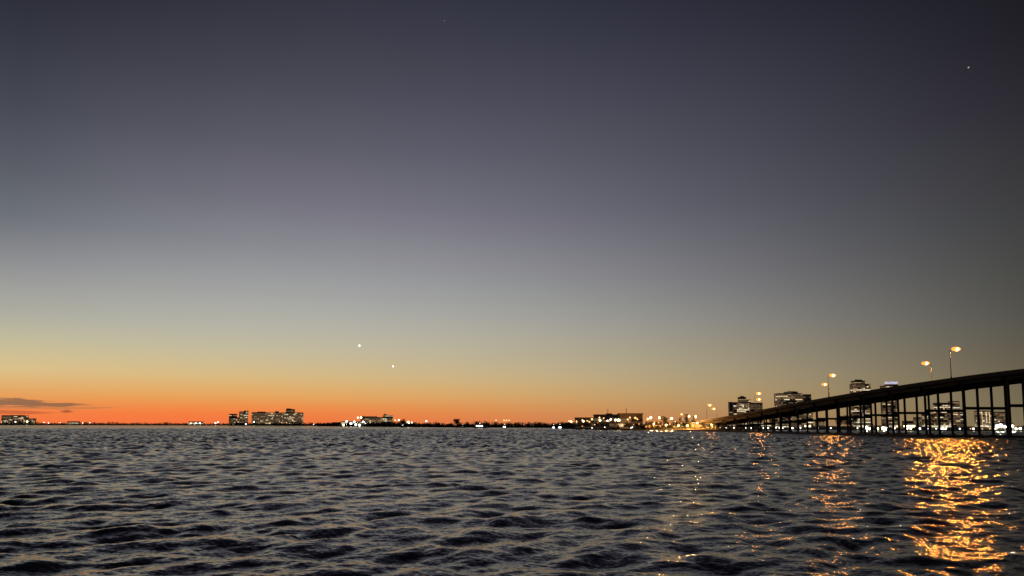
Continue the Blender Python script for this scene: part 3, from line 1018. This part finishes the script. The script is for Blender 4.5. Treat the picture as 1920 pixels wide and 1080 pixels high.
for px, py, r, lab in [(1214, 785.5, 0.6, 'smaller light of the close pair right of the brown halls'), (1220, 783, 1.0, 'larger light of the close pair right of the brown halls'),
                       (1236, 783, 0.85, 'tall lamp left of the narrow dark tree on the point'), (1259, 784.5, 0.95, 'tall lamp between the narrow dark tree and the tree cluster'),
                       (1266, 791, 0.45, 'small low lamp left of the tree cluster'), (1278, 777, 0.65, 'highest lamp in the tree cluster'),
                       (1292, 780.5, 1.0, 'largest lamp in the tree cluster'), (1304, 780.7, 0.75, 'rightmost lamp in the tree cluster')]:
    shore_lamp(px, py, 450, 'l_warm', r * 0.8, lab, 'tall lamps between the halls and the bridge end', glow=9000 if r > 0.7 else 0, gc=(1, .5, .15))
for px, py, lab in [(1226, 795, 'low amber lamp by the orange lit hut'), (1249, 797, 'low amber lamp at the foot of the narrow dark tree'), (1272, 798, 'low amber lamp under the left of the tree cluster'),
                    (1289, 798, 'low amber lamp under the tallest tree of the cluster'), (1307, 793, 'amber lamp over the pavilion at the bridge end'), (1334, 796, 'amber lamp under the low end of the bridge')]:
    shore_lamp(px, py, 440, 'l_sodium', 0.45, lab, 'amber lamps on the shore by the bridge end', glow=7000, gc=(1, .36, .06))
for i in range(22):
    px = 1084 + i * 9.6 + lamp_rr.uniform(-3, 3)
    shore_lamp(px, lamp_rr.uniform(789, 801), 448 if px > 1200 else 455, 'l_amber' if i % 3 else 'l_warm', lamp_rr.uniform(0.22, 0.42), 'small amber light low along the point left of the bridge', 'small amber lights along the point')
for px, py in [(1110, 805.8), (1134, 801), (1183, 806.3), (1185.5, 801.2)]:
    shore_lamp(px, py, 425, 'l_cool', 0.32, 'tiny white light at the water edge below the point', 'tiny lights at the water edge')
for px, py, m, r in [(1350, 803, 'l_cool', .5), (1361, 803.5, 'l_cool', .45), (1376.5, 805, 'l_white', .75), (1398, 804, 'l_white', .5), (1407, 806, 'l_white', .7), (1432, 804, 'l_white', .6), (1440.5, 806, 'l_white', .5),
                     (1455, 802, 'l_white', .55), (1461.5, 804, 'l_white', .6), (1468, 805.5, 'l_white', .5), (1486, 805.5, 'l_white', .8), (1501, 804, 'l_white', .5), (1510, 799, 'l_yellow', .5), (1518.5, 799, 'l_yellow', .7), (1534, 806, 'l_white', .6),
                     (1558, 807.5, 'l_cool', .65), (1608, 808, 'l_white', .5)]:
    shore_lamp(px, py, 480, m, r * 0.75, 'white light on the shore seen through the closely spaced piles', 'shore lights seen through the left piles')
for px, py, m, r in [(1624, 802, 'l_white', 1.0), (1630, 807, 'l_yellow', .8), (1645, 806, 'l_yellow', .8), (1656, 803, 'l_yellow', 1.1), (1662, 806, 'l_white', .9), (1676, 803, 'l_white', .9), (1701, 804.5, 'l_white', .7), (1708, 810, 'l_yellow', .7), (1725, 809.5, 'l_cool', .6),
                     (1739, 807.5, 'l_white', .6), (1755.5, 807.5, 'l_cool', .5), (1764, 808.5, 'l_white', .6), (1769, 809.5, 'l_white', .7), (1774, 810, 'l_white', .45), (1800, 811.5, 'l_cool', .6), (1820, 809, 'l_warm', .5), (1825, 804.5, 'l_white', .7),
                     (1842, 808, 'l_warm', .4), (1856, 806, 'l_warm', .5), (1867, 812.5, 'l_white', .45), (1870, 799, 'l_white', 1.0), (1876, 797, 'l_white', 1.0), (1884, 800, 'l_white', 1.1), (1890, 797.5, 'l_white', .9), (1898, 799, 'l_white', 1.0), (1905, 804, 'l_white', .8),
                     (1913, 803.5, 'l_white', .8), (1908, 811, 'l_warm', .4)]:
    shore_lamp(px, py, 425, m, r * 0.82, 'white light on the shore seen through the tall right piles', 'shore lights seen through the right piles', glow=5000 if r > 0.95 else 0, gc=(1, .9, .7))


ORD = ['leftmost', 'second', 'third', 'fourth', 'fifth', 'sixth', 'seventh', 'eighth', 'ninth', 'tenth', 'eleventh', 'twelfth', 'thirteenth', 'fourteenth',
       'fifteenth', 'sixteenth', 'seventeenth', 'eighteenth', 'nineteenth', 'twentieth']
tens = ['twenty', 'thirty', 'forty']
ORD += ['%s-%s' % (tens[0], w) for w in ('first', 'second', 'third', 'fourth', 'fifth', 'sixth', 'seventh', 'eighth', 'ninth')]
same = {}
for o in bpy.data.objects:
    if o.name.startswith('shore_lamp') and 'label' in o:
        same.setdefault(o['label'], []).append(o)
for lab, os_ in same.items():
    if len(os_) > 1:
        os_.sort(key=lambda q: q.location.x / q.location.y)
        for i, o in enumerate(os_):
            o['label'] = '%s %s%s' % (ORD[i], '' if i == 0 else 'from left, ', lab)


# ------------------------------------------------------------------ boats
def boat(px, py, Y, ln_, label, lit='w_white', cabin=True, rz=0.0):
    p = at(px, py, Y)
    t = tag(empty('motor_boat', (p.x, p.y, 0), rz), label, 'boat')
    hl = MB()
    n = 9
    sec = []
    for i in range(n):
        u = i / (n - 1)
        x = (u - 0.5) * ln_
        w = ln_ * 0.14 * (1 - max(0, (u - 0.45) / 0.55) ** 2.2) + 0.02
        sheer = 0.085 * ln_ * (1 + 0.5 * u * u)
        sec.append([(x, -w, sheer), (x, -w * 0.85, 0.0), (x, 0, -0.3), (x, w * 0.85, 0.0), (x, w, sheer)])
    for s in sec:
        hl.v += s
    for i in range(n - 1):
        for j in range(4):
            a_ = i * 5 + j
            hl.f.append((a_, a_ + 5, a_ + 6, a_ + 1))
        hl.f.append((i * 5 + 4, i * 5 + 9, i * 5 + 5, i * 5))
    hl.f.append((0, 1, 2, 3, 4))
    hl.build('hull', M['gel'], t)
    dz = 0.09 * ln_
    MB().box(-0.32 * ln_, 0.18 * ln_, -0.09 * ln_, 0.09 * ln_, dz, dz + 1.5).build('cabin', M['gel'], t)
    MB().box(-0.36 * ln_, 0.24 * ln_, -0.11 * ln_, 0.11 * ln_, dz + 1.503, dz + 1.65).build('cabin_roof', M['gel'], t)
    nw = max(2, int(ln_ / 2))
    for i in range(nw):
        x0 = -0.30 * ln_ + i * 0.46 * ln_ / nw
        MB().box(x0, x0 + 0.42 * ln_ / nw, -0.09 * ln_ - 0.05, -0.09 * ln_ - 0.004, dz + 0.4, dz + 1.3).build('cabin_window', M[lit], t)
    MB().tube((-0.05 * ln_, 0, dz + 1.65), (-0.05 * ln_, 0, dz + 3.2), 0.05, 0.04, 6).build('mast', M['galv'], t)
    MB().ball((-0.05 * ln_, 0, dz + 3.2), 0.16 + ln_ * 0.008, 8, 5).build('mast_light', M['l_white'], t)
    return t


boat(901, 799, 720, 13.5, 'brightly lit long white boat in front of the middle tree belt', 'l_white')
boat(946.5, 799, 700, 5.0, 'small white boat light right of the long lit boat', 'l_white')
boat(1038.5, 801, 600, 3.6, 'tiny white boat, left one of two near the point', 'l_cool')
boat(1050.5, 801, 590, 4.6, 'small bright white boat, right one of two near the point', 'l_white')
boat(868, 800, 740, 4.0, 'dim small boat left of the long lit boat', 'w_dim')

# ------------------------------------------------------------------ planets and a star
for name, px, py, r, m, lab in [('planet', 674, 648, 18, 'l_planet', 'brighter upper planet as a white dot over the sunset'),
                                ('planet', 737, 687, 14, 'l_planet', 'smaller lower planet as a white dot over the sunset'),
                                ('star', 1816, 126.5, 15, 'l_star', 'faint star in the dark sky at the upper right'),
                                ('star', 833.5, 38.5, 12, 'l_faint', 'barely visible star near the top edge left of centre')]:
    p = at(px, py, 15000)
    o = MB().ball((0, 0, 0), r, 10, 6).build(name, M[m], smooth=True)
    o.location = p
    tag(o, lab, name)

for o in bpy.data.objects:
    if o.type == 'MESH' and o.parent is None and 'kind' not in o and 'label' not in o:
        print('UNTAGGED', o.name)
